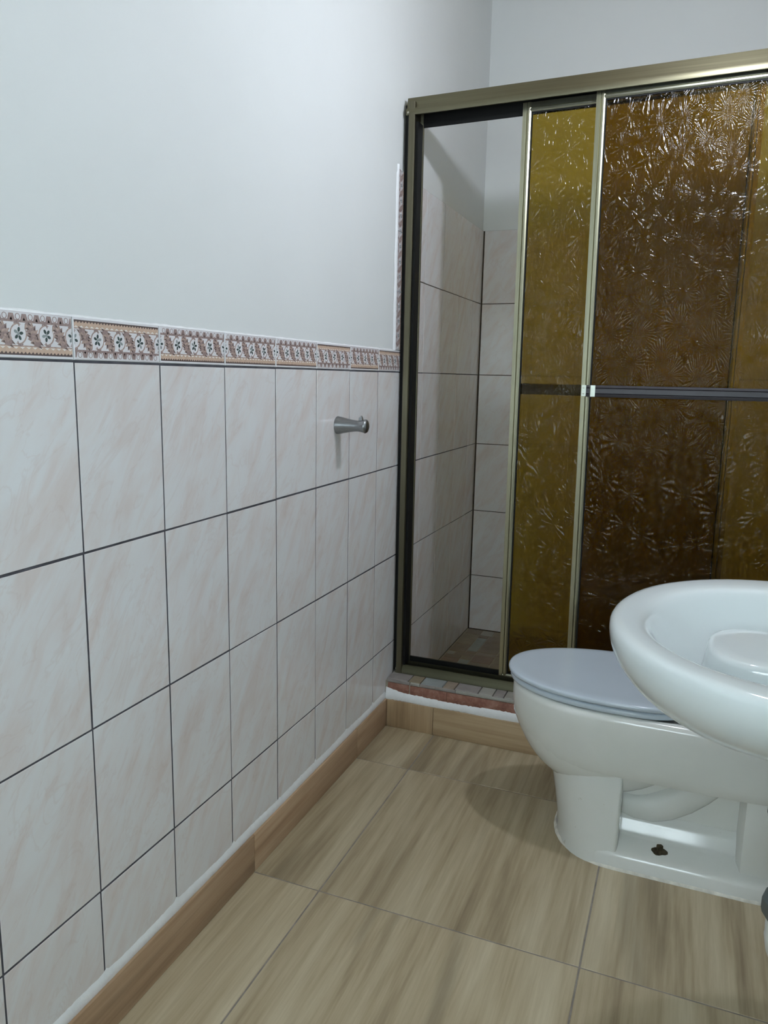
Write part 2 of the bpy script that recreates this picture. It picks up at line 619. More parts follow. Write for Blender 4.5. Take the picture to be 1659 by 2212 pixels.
def border_print():
    vs, fs, mi = [], [], []
    X = [0.00012]

    def poly(pts, mat):
        n0 = len(vs)
        for y, z in pts:
            vs.append((X[0], min(max(y, 0.0014), BW - 0.0014), min(max(z, 0.0014), BH - 0.0014)))
        fs.append(tuple(range(n0, n0 + len(pts))))
        mi.append(PRINT_MATS.index(mat))

    def ell(cy, cz, ry, rz, mat, rot=0.0, n=12):
        c, s = math.cos(rot), math.sin(rot)
        poly([(cy + ry * math.cos(a) * c - rz * math.sin(a) * s, cz + ry * math.cos(a) * s + rz * math.sin(a) * c)
              for a in [2 * PI * i / n for i in range(n)]], mat)

    def arc(cy, cz, r, wd, a0, a1, mat, n=10):
        for i in range(n):
            t0, t1 = a0 + (a1 - a0) * i / n, a0 + (a1 - a0) * (i + 1) / n
            w0 = wd * math.sin(PI * min(max(i / n, 0.08), 0.92)) ** 0.5
            w1 = wd * math.sin(PI * min(max((i + 1) / n, 0.08), 0.92)) ** 0.5
            poly([(cy + (r - w0 / 2) * math.cos(t0), cz + (r - w0 / 2) * math.sin(t0)), (cy + (r + w0 / 2) * math.cos(t0), cz + (r + w0 / 2) * math.sin(t0)),
                  (cy + (r + w1 / 2) * math.cos(t1), cz + (r + w1 / 2) * math.sin(t1)), (cy + (r - w1 / 2) * math.cos(t1), cz + (r - w1 / 2) * math.sin(t1))], mat)

    zb = BH
    # upper band: eggs and darts
    poly([(0, zb * 0.975), (BW, zb * 0.975), (BW, zb), (0, zb)], 'print_mauve')
    poly([(0, zb * 0.760), (BW, zb * 0.760), (BW, zb * 0.815), (0, zb * 0.815)], 'print_mauve')
    ne = 9
    X[0] = 0.00016
    for i in range(ne):
        c = BW * (i + 0.5) / ne
        d = BW / ne
        ell(c, zb * 0.880, d * 0.20, zb * 0.072, 'print_mauve')
        e = c + d * 0.5
        poly([(e - d * 0.30, zb * 0.80), (e + d * 0.30, zb * 0.80), (e + d * 0.17, zb * 0.945), (e - d * 0.17, zb * 0.945)], 'print_mauve')
        poly([(e - d * 0.10, zb * 0.80), (e + d * 0.10, zb * 0.80), (e, zb * 0.87)], 'print_dark')
    X[0] = 0.00022
    for i in range(ne):
        ell(BW * (i + 0.5) / ne, zb * 0.882, BW / ne * 0.135, zb * 0.055, 'border_ground')
    # lower band: tan moulding with zigzag and beads
    X[0] = 0.00012
    poly([(0, zb * 0.085), (BW, zb * 0.085), (BW, zb * 0.245), (0, zb * 0.245)], 'print_tan')
    poly([(0, zb * 0.245), (BW, zb * 0.245), (BW, zb * 0.270), (0, zb * 0.270)], 'print_brown')
    poly([(0, zb * 0.060), (BW, zb * 0.060), (BW, zb * 0.095), (0, zb * 0.095)], 'print_dark')
    X[0] = 0.00018
    nz = 18
    for i in range(nz):
        c, d = BW * (i + 0.5) / nz, BW / nz
        poly([(c - d * 0.40, zb * 0.236), (c, zb * 0.190), (c + d * 0.40, zb * 0.236)], 'print_cream')
    nz = 30
    for i in range(nz):
        c, d = BW * (i + 0.5) / nz, BW / nz
        poly([(c - d * 0.46, zb * 0.085), (c + d * 0.46, zb * 0.085), (c + d * 0.1, zb * 0.135)], 'print_dark')
    # middle: scroll of leaves with flowers
    P = BW / 4.0
    zc = zb * 0.515
    rr = zb * 0.215
    for i in range(5):
        c = P * i
        X[0] = 0.00012
        arc(c, zc, rr, 0.0022, math.radians(70), math.radians(215), 'print_brown')
        arc(c, zc, rr, 0.0022, math.radians(250), math.radians(395), 'print_brown')
        X[0] = 0.00018
        arc(c + P * 0.06, zc - rr * 0.80, rr * 0.35, 0.0035, math.radians(170), math.radians(330), 'print_mauve', 6)
        arc(c - P * 0.06, zc + rr * 0.80, rr * 0.35, 0.0035, math.radians(-10), math.radians(150), 'print_mauve', 6)
        # flower
        for q in range(5):
            a = 2 * PI * q / 5 + i * 0.7
            ell(c + 0.0050 * math.cos(a), zc + 0.0060 * math.sin(a), 0.0036, 0.0023, 'print_green' if q % 2 == 0 or q == 3 else 'print_grey', a, 8)
        X[0] = 0.00022
        ell(c, zc, 0.0024, 0.0024, 'print_grey', 0, 8)
    for i in range(4):
        # acanthus leaf between two flowers, from upper left to lower right
        c = P * (i + 0.5)
        X[0] = 0.00020
        n = 9
        mid = []
        for q in range(n + 1):
            t = q / n
            y = c - P * 0.26 + P * 0.52 * t + P * 0.07 * math.sin(2 * PI * t)
            z = zc + zb * 0.225 - zb * 0.45 * t
            mid.append((y, z))
        for q in range(n):
            t = (q + 0.5) / n
            wd = P * (0.070 + 0.165 * math.sin(PI * min(1.0, t * 0.9 + 0.08)))
            (ya, za), (yb_, zb_) = mid[q], mid[q + 1]
            dy, dz = yb_ - ya, zb_ - za
            L = math.hypot(dy, dz)
            ny, nz_ = -dz / L, dy / L
            X[0] = 0.00020 + 0.000004 * q
            poly([(ya, za), (yb_, zb_), (yb_ + ny * wd * 0.55 + dy * 0.9, zb_ + nz_ * wd * 0.55 + dz * 0.9), (ya + ny * wd + dy * 0.45, za + nz_ * wd + dz * 0.45)], 'print_brown' if q % 2 else 'print_mauve')
            poly([(ya, za), (ya - ny * wd + dy * 0.45, za - nz_ * wd + dz * 0.45), (yb_ - ny * wd * 0.55 + dy * 0.9, zb_ - nz_ * wd * 0.55 + dz * 0.9), (yb_, zb_)], 'print_mauve' if q % 3 else 'print_brown')
            if q % 2 == 0:
                X[0] += 0.00003
                poly([(ya + ny * wd * 0.8 + dy * 0.5, za + nz_ * wd * 0.8 + dz * 0.5), (yb_ + ny * wd * 0.5 + dy * 0.9, zb_ + nz_ * wd * 0.5 + dz * 0.9), (yb_ + ny * wd * 0.35, zb_ + nz_ * wd * 0.35)], 'print_dark')
                poly([(ya - ny * wd * 0.8 + dy * 0.5, za - nz_ * wd * 0.8 + dz * 0.5), (yb_ - ny * wd * 0.35, zb_ - nz_ * wd * 0.35), (yb_ - ny * wd * 0.5 + dy * 0.9, zb_ - nz_ * wd * 0.5 + dz * 0.9)], 'print_dark')
    me = bpy.data.meshes.new('printed_pattern')
    me.from_pydata(vs, [], fs)
    for mm in PRINT_MATS:
        me.materials.append(M[mm])
    for p, i in zip(me.polygons, mi):
        p.material_index = i
    me.update()
    # make every little face look outwards
    b = bmesh.new()
    b.from_mesh(me)
    for f in b.faces:
        f.normal_update()
        if f.normal.x < 0:
            f.normal_flip()
    b.to_mesh(me)
    b.free()
    return me


PRINT = border_print()
BORDER_TILE = plate_mesh('border_tile', BW, BH, 0.0045, 0.0010)
BORDER_TILE.materials.append(M['border_ground'])


def border_tile(loc, rot, sy=1.0, sz=1.0, parent=None):
    t = bpy.data.objects.new('border_tile', BORDER_TILE)
    COL.objects.link(t)
    t.parent = parent or wall_left
    t.location = loc
    t.rotation_euler = rot
    t.scale = (1, sy, sz)
    p = bpy.data.objects.new('printed_pattern', PRINT)
    COL.objects.link(p)
    p.parent = t
    return t


box('grout_bed', -0.0042, -0.0018, YF, 1.2695, ZT, ZBORD - 0.001, 'plastic_white', wall_left)
flipped = {0, 4, 6, -3, -6}
for k in range(-7, 7):
    ya = TY0 + k * TW
    if ya < YF:
        continue
    fit = 1.0 if k < 6 else (1.2690 - ya) / TW
    if k in flipped:
        border_tile((0.0004, ya + 0.0015 + BW * fit, ZBORD - 0.0005), (PI, 0, 0), fit)
    else:
        border_tile((0.0004, ya + 0.0015, ZT + 0.0025), (0, 0, 0), fit)
# cut border pieces running up beside the shower frame
for q in range(3):
    z0 = ZBORD + 0.002 + q * 0.179
    border_tile((0.0004, 1.2690, z0), (PI / 2, 0, 0), 0.177 / BW, 0.046 / BH)

# ------------------------------------------------------------------ painted beads (white gloss paint run along the joints)


def bead(name, pts_lo, pts_hi, out, parent=None):
    """strip of thick paint: pairs of points (lower/upper edge), raised by vector out in the middle"""
    bm = bmesh.new()
    rows = []
    for a, b in zip(pts_lo, pts_hi):
        a, b = Vector(a), Vector(b)
        rows.append([bm.verts.new(a), bm.verts.new(a.lerp(b, 0.15) + out), bm.verts.new(a.lerp(b, 0.7) + out), bm.verts.new(b), bm.verts.new(a.lerp(b, 0.5) - out * 1.2)])
    n = 5
    for r, s in zip(rows, rows[1:]):
        for i in range(n):
            bm.faces.new((r[i], r[(i + 1) % n], s[(i + 1) % n], s[i]))
    bm.faces.new(rows[0])
    bm.faces.new(rows[-1][::-1])
    return from_bm(name, bm, 'paint_bead', parent, smooth=True, angle=60)


lo, hi = [], []
n = 420
for i in range(n + 1):
    y = YF + 0.002 + (1.1960 - YF - 0.002) * i / n
    kk = (y - TY0) / TW
    spike = max(0.0, 1 - abs(kk - round(kk)) * TW / 0.006) * 0.010 if random.random() < 0.9 else 0
    lo.append((0.0015, y, 0.0935 + random.uniform(-0.0006, 0.0006)))
    hi.append((0.0002, y, 0.1185 + 0.0015 * math.sin(y * 23) + random.uniform(-0.0009, 0.0009) + spike))
trim_1 = struct(bead('trim_1', lo, hi, Vector((0.0022, 0, 0.0004))), 'white paint line between the left wall tiles and the wood-look skirting', 'trim')
lo, hi = [], []
for i in range(201):
    x = 0.004 + (WX - 0.006) * i / 200
    lo.append((x, 1.1930, 0.0945 + 0.0015 * math.sin(x * 31) + random.uniform(-0.0012, 0.0012)))
    t = max(0, 1 - x / 0.10)
    hi.append((x, 1.1945, 0.1225 + 0.002 * math.sin(x * 19) + 0.016 * t * t + random.uniform(-0.0014, 0.0014)))
trim_2 = struct(bead('trim_2', lo, hi, Vector((0, -0.0022, 0.0004))), 'white paint line along the front of the shower kerb', 'trim')
lo, hi = [], []
for i in range(61):
    z = ZBORD + 0.001 + (1.792 - ZBORD) * i / 60
    lo.append((0.0006, 1.2235 + random.uniform(-0.0004, 0.0004), z))
    hi.append((-0.0035, 1.2095 + 0.0015 * math.sin(z * 40) + random.uniform(-0.0006, 0.0006) + (0.006 if i > 57 else 0), z))
trim_3 = struct(bead('trim_3', lo, hi, Vector((0.0014, 0, 0))), 'upright white paint line beside the narrow patterned strip', 'trim')
lo, hi = [], []
for i in range(201):
    y = YF + 0.002 + (1.212 - YF) * i / 200
    lo.append((-0.0002, y, ZBORD - 0.0008 + random.uniform(-0.0004, 0.0004)))
    hi.append((-0.0036, y, ZBORD + 0.0028 + random.uniform(-0.0008, 0.0008)))
trim_4 = struct(bead('trim_4', lo, hi, Vector((0.0004, 0, 0.0002))), 'white paint edge along the top of the patterned border', 'trim')

# ------------------------------------------------------------------ skirting
baseboard_left = bpy.data.objects.new('baseboard_left', None)
COL.objects.link(baseboard_left)
struct(baseboard_left, 'dark brown wood-look tile skirting along the left wall', 'skirting')
yj = [1.1945, 0.9475, 0.3490, -0.2460, -0.8410, -1.4360, YF + 0.002]
for a, b in zip(yj, yj[1:]):
    o = box('skirting_tile', -0.0018, 0.0085, 0, a - b - 0.0016, 0.0, 0.0950, 'wood_base', baseboard_left, bev=0.0012)
    o.location = (0, b + 0.0008, 0.0005)
baseboard_kerb = bpy.data.objects.new('baseboard_back', None)
COL.objects.link(baseboard_kerb)
struct(baseboard_kerb, 'wood-look tile skirting on the front of the shower kerb', 'skirting')
xj = [0.0090, 0.1735, 0.7600, WX - 0.002]
for i, (a, b) in enumerate(zip(xj, xj[1:])):
    o = box('skirting_tile', 0, b - a - 0.0016, -0.005, 0.005, 0.0, 0.0950 if i else 0.0945, 'wood_base_light' if i else 'wood_base_upright', baseboard_kerb, bev=0.0012)
    o.location = (a + 0.0008, 1.1935 - (0.0012 if i else 0), 0.0005)

# ------------------------------------------------------------------ shower kerb and shower floor
kerb = struct(box('shower_kerb', 0.0, WX, 1.1990, 1.3600, -0.05, 0.1585, 'grout_stone'), 'low shower kerb with stone tiles on top and red strip in front', 'kerb')


def stone(x0, x1, y0, y1, ztop, mat, parent, gap=0.0028, th=0.010):
    bm = bmesh.new()
    ww, hh = x1 - x0 - gap, y1 - y0 - gap
    add_box(bm, 0, ww, 0, hh, -th, 0)
    top = [e for e in bm.edges if all(abs(v.co.z) < 1e-6 for v in e.verts)]
    bmesh.ops.bevel(bm, geom=top, offset=0.0014, segments=1, affect='EDGES')
    o = from_bm('stone_tile', bm, mat, parent)
    o.location = (x0 + gap / 2, y0 + gap / 2, ztop + random.uniform(-0.0005, 0.0005))
    return o


cx = [0.004, 0.0805, 0.1230, 0.1990, 0.2395, 0.3185, 0.3665, 0.4020, 0.470, 0.512, 0.590, 0.632, 0.709, 0.750, 0.828, 0.872, 0.910, 0.985, 1.027, 1.104, 1.146, 1.223, WX]
cm = ['stone_grey', 'stone_olive', 'stone_blue', 'stone_tan', 'stone_grey', 'stone_light', 'stone_grey', 'stone_light']
for i in range(len(cx) - 1):
    stone(cx[i], cx[i + 1], 1.1975, 1.3600, 0.1685, cm[i % 8], kerb)
# grey edge pieces and red strip on the front of the kerb
ex = [0.004, 0.088, 0.122, 0.176, 0.245, 0.44, 0.50, 0.61, 0.70, 0.84, 0.90, 1.05, 1.14, WX - 0.003]
em = ['stone_grey', 'stone_light', 'stone_grey', 'stone_grey', 'stone_light', 'stone_blue']
for i in range(len(ex) - 1):
    box('edge_tile', ex[i] + 0.0008, ex[i + 1] - 0.0008, 1.1935, 1.2000, 0.1560, 0.1655, em[i % 6], kerb, bev=0.0012)
rx = [0.007, 0.0865, 0.215, 0.545, 0.875, WX - 0.003]
for i in range(len(rx) - 1):
    box('brick_strip', rx[i] + (0.0018 if i != 2 else 0.0002), rx[i + 1] - (0.0018 if i != 1 else 0.0002), 1.1945 + (0.0015 if i == 0 else 0), 1.2000, 0.118, 0.1545, 'red_brick', kerb, bev=0.0016)

sfloor = struct(box('shower_floor', -0.0022, WX, 1.3600, YB + 0.004, -0.1, ZSF - 0.0012, 'grout_stone'), 'shower floor of small brown and grey stone-look tiles', 'floor')
blk = [
    (0.004, 0.0750, 2.165, 2.234, 'stone_brown'), (0.004, 0.0750, 2.020, 2.165, 'stone_olive'), (0.004, 0.0750, 1.922, 2.020, 'stone_brown'),
    (0.004, 0.0360, 1.884, 1.922, 'stone_light'), (0.036, 0.1200, 1.884, 1.922, 'stone_brown'),
    (0.004, 0.0750, 1.842, 1.884, 'stone_brown'), (0.004, 0.0750, 1.806, 1.842, 'stone_red'), (0.004, 0.0750, 1.716, 1.806, 'stone_brown'),
    (0.075, 0.1320, 2.165, 2.234, 'stone_light'), (0.075, 0.1200, 2.130, 2.165, 'stone_brown'), (0.075, 0.1200, 1.952, 2.130, 'stone_blue'), (0.075, 0.1200, 1.922, 1.952, 'stone_brown'),
    (0.075, 0.1200, 1.846, 1.884, 'stone_olive'), (0.075, 0.1200, 1.750, 1.846, 'stone_blue'), (0.075, 0.1200, 1.716, 1.750, 'stone_brown'),
    (0.132, 0.2060, 2.165, 2.234, 'stone_olive'), (0.120, 0.2060, 2.084, 2.165, 'stone_brown'), (0.120, 0.2060, 1.952, 2.084, 'stone_brown'), (0.120, 0.2060, 1.914, 1.952, 'stone_tan'),
    (0.120, 0.2060, 1.829, 1.914, 'stone_red'), (0.120, 0.2060, 1.716, 1.829, 'stone_olive'),
]
for b in range(7):
    for x0, x1, y0, y1, mt in blk:
        if b % 2:
            y0, y1 = 1.716 + 2.234 - y1, 1.716 + 2.234 - y0
        xa, xb = x0 + b * 0.204, min(x1 + b * 0.204, WX - 0.002)
        if xb - xa > 0.012:
            stone(xa, xb, y0, y1, ZSF, mt, sfloor)
for b in range(9):                       # nearer rows, mostly behind the kerb
    for q, (y0, y1) in enumerate([(1.362, 1.48), (1.48, 1.60), (1.60, 1.716)]):
        xa = 0.004 + b * 0.142
        stone(xa, min(xa + 0.142, WX - 0.002), y0, y1, ZSF, ['stone_brown', 'stone_olive', 'stone_blue', 'stone_red'][(b * 3 + q * 2) % 4], sfloor)

# ------------------------------------------------------------------ shower enclosure


def rack(v):                              # the frame hangs slightly out of square
    t = (v.z - 0.167) / 1.78
    return Vector((v.x, v.y, v.z + 0.0155 * v.x * t + 0.002 * v.x * (1 - t)))


frame = thing('shower_screen_frame', 'bronze aluminium frame around the sliding shower doors', 'shower frame', (0, 0, 0.1685))
frame_objs = []
# header: hollow channel, front lip with a crease
hp = [(1.2640, 1.9880), (1.2590, 1.9570), (1.2510, 1.9550), (1.2490, 1.9460), (1.2510, 1.9365), (1.2570, 1.9365), (1.2570, 1.9500),
      (1.2640, 1.9560), (1.3130, 1.9560), (1.3130, 1.9190), (1.3170, 1.9190), (1.3170, 1.9880)]
frame_objs.append(profile_x('header_rail', hp, 0.0080, WX - 0.001, 'bronze_header', frame, rack, 25))
frame_objs.append(box('inner_dark_strip', 0.012, WX - 0.002, 1.3115, 1.3128, 1.9140, 1.9560, 'shade_gasket_dark', frame, fn=rack))  # near-black strip: shade under the header painted as colour
# side jambs
jp = [(0.0006, 1.2700), (0.0130, 1.2700), (0.0150, 1.2530), (0.0180, 1.2500), (0.0340, 1.2500), (0.0360, 1.2530), (0.0360, 1.3050), (0.0440, 1.3080), (0.0440, 1.3180), (0.0006, 1.3180)]
frame_objs.append(profile_z('side_jamb', jp, 0.1690, 1.9740, 'bronze_upright', frame, None, 30))
jq = [(WX - x, y) for x, y in jp]
frame_objs.append(profile_z('side_jamb', jq, 0.1690, 1.9890, 'bronze_upright', frame, None, 30))
frame_objs.append(box('jamb_dark_strip', 0.0362, 0.0440, 1.2620, 1.3040, 0.1960, 1.9200, 'shade_gasket_dark', frame))  # near-black fill of the inner jamb groove
frame_objs.append(box('jamb_dark_strip', 0.0004, 0.0128, 1.2672, 1.2698, 0.1700, 1.9700, 'shade_gasket_dark', frame))  # near-black strip along the outer jamb edge
# bottom track
bp_ = [(1.2520, 0.1690), (1.2540, 0.1780), (1.2660, 0.1960), (1.2720, 0.1960), (1.2720, 0.1800), (1.2900, 0.1800), (1.2900, 0.2020), (1.2930, 0.2020), (1.2930, 0.1800),
       (1.3130, 0.1800), (1.3130, 0.2120), (1.3170, 0.2120), (1.3170, 0.1690)]
frame_objs.append(profile_x('bottom_track', bp_, 0.0120, WX - 0.012, 'bronze_track', frame, None, 25))
frame_objs.append(box('inner_dark_strip', 0.036, WX - 0.036, 1.3105, 1.3128, 0.1805, 0.2115, 'shade_gasket_dark', frame))  # near-black strip along the inside of the back lip
for (x, z) in ((0.0150, 1.9435), (0.0170, 0.1830)):
    o = lathe('screw', [(0.0002, -0.0030), (0.0030, -0.0028), (0.0036, -0.0012), (0.0036, 0.0016)][::-1], 'screw', frame, 'Y', 14, (x, 1.2500 if z > 1 else 1.2545, z))
    frame_objs.append(o)
for o in frame_objs:                       # parts are modelled in room coordinates
    o.location = Vector((0, 0, -0.1685))


def sliding_door(label, x0, x1, yc, lean, z0, z1, bar_side, bar_x):
    d = thing('sliding_shower_screen', label, 'shower screen', (0, 0, z0))

    def fn(v):
        v = rack(v)
        return Vector((v.x + lean * (1.93 - v.z), v.y, v.z))
    w_ = 0.0255
    parts = []

    def stile(xa, flip):
        s = -1 if flip else 1
        pts = [(0.0, yc - 0.0065), (0.0120, yc - 0.0075), (0.0128, yc - 0.0050), (0.0150, yc - 0.0078), (0.0200, yc - 0.0082), (0.0245, yc - 0.0060), (w_, yc - 0.0025),
               (w_, yc + 0.0025), (0.0245, yc + 0.0060), (0.0120, yc + 0.0075), (0.0, yc + 0.0065)]
        pts = [(xa + s * a, b) for a, b in pts]
        return profile_z('stile', pts if not flip else pts[::-1], z0, z1, 'champagne_upright', d, fn, 25)
    parts.append(stile(x0, False))
    parts.append(stile(x1, True))

    def rail(za, flip):
        s = -1 if flip else 1
        pts = [(yc - 0.0062, 0.0), (yc - 0.0072, 0.0140), (yc - 0.0050, 0.0148), (yc - 0.0076, 0.0170), (yc - 0.0078, 0.0215), (yc - 0.0055, 0.0255), (yc - 0.0022, 0.0265),
               (yc + 0.0022, 0.0265), (yc + 0.0055, 0.0255), (yc + 0.0072, 0.0140), (yc + 0.0062, 0.0)]
        pts = [(a, za + s * b) for a, b in pts]
        return profile_x('rail', pts, x0 + 0.0122, x1 - 0.0122, 'champagne_rail', d, fn, 25)
    parts.append(rail(z0 + 0.0005, False))
    parts.append(rail(z1 - 0.0005, True))
    gl = box('glass_pane', x0 + 0.0235, x1 - 0.0235, yc - 0.0020, yc + 0.0020, z0 + 0.0240, z1 - 0.0240, ['amber_glass', 'amber_glass_rear'], d, fn=fn)
    for p in gl.data.polygons:
        if p.normal.y > -0.5:
            p.material_index = 1
    gk = bmesh.new()
    e = 0.0030
    for (xa, xb, za, zb) in ((x0 + w_ - 0.0005, x0 + w_ + e, z0 + 0.0265, z1 - 0.0265), (x1 - w_ - e, x1 - w_ + 0.0005, z0 + 0.0265, z1 - 0.0265),
                             (x0 + w_ + e, x1 - w_ - e, z0 + 0.0260, z0 + 0.0265 + e), (x0 + w_ + e, x1 - w_ - e, z1 - 0.0265 - e, z1 - 0.0260)):
        add_box(gk, xa, xb, yc - 0.0030, yc + 0.0030, za, zb, 0, fn)
    parts.append(from_bm('glazing_gasket', gk, 'shade_gasket_dark', d))
    parts.append(gl)
    # towel bar
    zb_ = 1.1325
    yb_ = yc + bar_side * 0.046
    xs = fn(Vector((x0, 0, zb_))).x
    xe = fn(Vector((x1, 0, zb_))).x
    h = 0.0165
    sg = bar_side
    pr = [(yb_ - sg * 0.004, -h), (yb_ + sg * 0.004, -h), (yb_ + sg * 0.006, -h * 0.62), (yb_ + sg * 0.0038, -h * 0.5), (yb_ + sg * 0.006, -h * 0.36), (yb_ + sg * 0.006, h * 0.36),
          (yb_ + sg * 0.0038, h * 0.5), (yb_ + sg * 0.006, h * 0.62), (yb_ + sg * 0.004, h), (yb_ - sg * 0.004, h)]
    pr = [(a, b + zb_) for a, b in pr]
    bar = profile_x('towel_bar', pr if sg < 0 else pr[::-1], xs + bar_x, xe - bar_x, 'bar_dark', d)
    parts.append(bar)
    for side in (0, 1):
        s = 1 if side == 0 else -1
        bx = xs if side == 0 else xe
        bb = bmesh.new()
        yo = yc + sg * 0.0076
        # foot on the stile, arm bending out to the bar, end clamp
        path = [(bx + s * 0.0020, yo), (bx + s * 0.0150, yo), (bx + s * 0.0190, yo + sg * 0.010), (bx + s * 0.0260, yb_ + sg * 0.0015), (bx + s * 0.0330, yb_ + sg * 0.0085), (bx + s * 0.0460, yb_ + sg * 0.0085)]
        th = 0.0022
        ring0, ring1 = [], []
        for zz, ring in ((zb_ - 0.0158, ring0), (zb_ + 0.0162, ring1)):
            for q in path:
                ring.append((q[0], q[1], zz))
            for q in path[::-1]:
                ring.append((q[0] - s * 0.0006, q[1] - sg * th, zz))
        loft(bb, [ring0, ring1])
        br = from_bm('bracket', bb, 'bracket_metal', d)
        parts.append(br)
        for zz in (zb_ - 0.0085, zb_ + 0.0085):
            sc_ = lathe('screw', [(0.0024, 0.0010), (0.0024, -0.0006), (0.0016, -0.0014), (0.0002, -0.0015)] if sg < 0 else [(0.0002, 0.0015), (0.0016, 0.0014), (0.0024, 0.0006), (0.0024, -0.0010)],
                        'screw', br, 'Y', 12, (bx + s * 0.0075, yo, zz))
    for o in parts:
        o.location = Vector((0, 0, -z0))
    return d


sliding_door('front sliding shower door of textured amber glass with a dark towel bar', 0.5625, 1.2380, 1.2800 - 0.0015, 0.0105, 0.1815, 1.9470, -1, 0.020)
sliding_door('rear sliding shower door of amber glass, partly behind the front one', 0.3525, 0.9900, 1.3020, 0.0050, 0.1815, 1.9440, 1, 0.020)

# ------------------------------------------------------------------ towel hook post on the left wall
hook = thing('towel_holder_post', 'brushed metal towel holder post sticking out of the tiled wall', 'hook', (0.0, 0.803, 1.0315))
lathe('post', [(0.0236, 0.0002), (0.0238, 0.002), (0.0228, 0.008), (0.0200, 0.022), (0.0170, 0.038), (0.0150, 0.052), (0.0147, 0.060), (0.0156, 0.070), (0.0176, 0.0785), (0.0182, 0.0800)], 'steel_brushed', hook, 'X', 40)
lathe('end_cap', [(0.0180, 0.0796), (0.0184, 0.0806), (0.0182, 0.0825), (0.0165, 0.0855), (0.0120, 0.0880), (0.0060, 0.0893), (0.0005, 0.0896)], 'steel_brushed', hook, 'X', 40)
bm = bmesh.new()
hk = [(0.062, 0.0130), (0.073, 0.0130), (0.0735, 0.0200), (0.0712, 0.0262), (0.0690, 0.0275), (0.0668, 0.0240), (0.0640, 0.0225)]
loft(bm, [[(x, -0.0035, z) for x, z in hk], [(x, 0.0035, z) for x, z in hk]])
from_bm('peg', bm, 'steel_brushed', hook, smooth=True, angle=35)

# ------------------------------------------------------------------ toilet
TC = 0.878
toilet = thing('toilet', 'white ceramic toilet with the lid closed, next to the shower kerb', 'toilet', (0.86, TC, 0.0))


def dring(z, xf, b, xc, xb, nf=2.0, n=40, nb=7.0, yo=0.0):
    """closed plan outline: rounded front (towards -x), squarer back; relative to the toilet's base point"""
    r = []
    for i in range(n):
        a = 2 * PI * i / n + PI / n
        c, s = math.cos(a), math.sin(a)
        if c < 0:
            x = xc - (xc - xf) * abs(c) ** (2 / nf)
            y = b * math.copysign(abs(s) ** (2 / nf), s)
        else:
            x = xc + (xb - xc) * abs(c) ** (2 / nb)
            y = b * math.copysign(abs(s) ** (2 / nb), s)
        r.append((x - 0.86, y + yo, z))
    return r


# bowl: from the rim down to the underside
bm = bmesh.new()
rings = [dring(0.372, 0.540, 0.120, 0.72, 1.05), dring(0.382, 0.520, 0.140, 0.73, 1.12), dring(0.3865, 0.508, 0.160, 0.74, 1.17), dring(0.383, 0.500, 0.170, 0.74, 1.18),
         dring(0.370, 0.4965, 0.174, 0.74, 1.18), dring(0.340, 0.4965, 0.175, 0.75, 1.18), dring(0.310, 0.5010, 0.174, 0.755, 1.18), dring(0.280, 0.5100, 0.171, 0.76, 1.18), dring(0.255, 0.522, 0.168, 0.77, 1.18),
         dring(0.238, 0.532, 0.164, 0.77, 1.18), dring(0.2285, 0.540, 0.158, 0.77, 1.175)]
loft(bm, rings)
from_bm('bowl', bm, 'ceramic_toilet', toilet, smooth=True, angle=55)
# rounded belly of the bowl
bm = bmesh.new()
prof = [(0.300, 0.500, 0.158, 0.955), (0.262, 0.5165, 0.158, 0.955), (0.232, 0.533, 0.154, 0.945), (0.210, 0.548, 0.147, 0.930), (0.190, 0.565, 0.136, 0.910), (0.172, 0.586, 0.122, 0.885), (0.158, 0.607, 0.105, 0.862), (0.146, 0.632, 0.082, 0.835), (0.139, 0.660, 0.050, 0.80)]
loft(bm, [dring(z, xf, b, 0.735, xb, 2.0, 40, 2.0) for z, xf, b, xb in prof])
from_bm('bowl_underside', bm, 'ceramic_toilet', toilet, smooth=True, angle=70)
# front column of the foot
bm = bmesh.new()
prof = [(0.000, 0.6330, 0.176), (0.012, 0.6350, 0.174), (0.040, 0.6340, 0.170), (0.090, 0.6265, 0.165), (0.140, 0.6170, 0.160), (0.180, 0.610, 0.156), (0.215, 0.610, 0.150), (0.240, 0.62, 0.140)]
loft(bm, [dring(z, xf, b, 0.760, 0.800, 2.15, 40, 16.0) for z, xf, b in prof])
from_bm('foot', bm, 'ceramic_toilet', toilet, smooth=True, angle=40)
# plinth lip and sloping ledge behind the column
bm = bmesh.new()
prof = [(0.000, 0.68, 0.180), (0.030, 0.68, 0.176), (0.040, 0.68, 0.170), (0.046, 0.68, 0.162), (0.058, 0.68, 0.118), (0.066, 0.68, 0.108), (0.090, 0.68, 0.102), (0.098, 0.69, 0.096), (0.112, 0.69, 0.085)]
loft(bm, [dring(z, xf, b, 0.80, 1.165, 3.0, 40, 14.0) for z, xf, b in prof])
from_bm('plinth', bm, 'ceramic_toilet', toilet, smooth=True, angle=40)
# inner core wall and rear pillar
bm = bmesh.new()
loft(bm, [dring(z, 0.70, b, 0.80, 1.165, 3.0, 40, 14.0) for z, b in ((0.02, 0.088), (0.09, 0.083), (0.20, 0.086), (0.26, 0.10))])
from_bm('core', bm, 'ceramic_toilet', toilet, smooth=True, angle=40)
bm = bmesh.new()
for pr in [[(1.075, 0.140), (1.175, 0.140)]]:
    loft(bm, [[(x - 0.86, y, z) for x, y in ((1.070, -0.150), (1.062, -0.120), (1.058, 0.0), (1.062, 0.120), (1.070, 0.150), (1.180, 0.150), (1.180, 0.0), (1.180, -0.150))] for z in (0.0, 0.12, 0.245)])
from_bm('rear_pillar', bm, 'ceramic_toilet', toilet, smooth=True, angle=40)
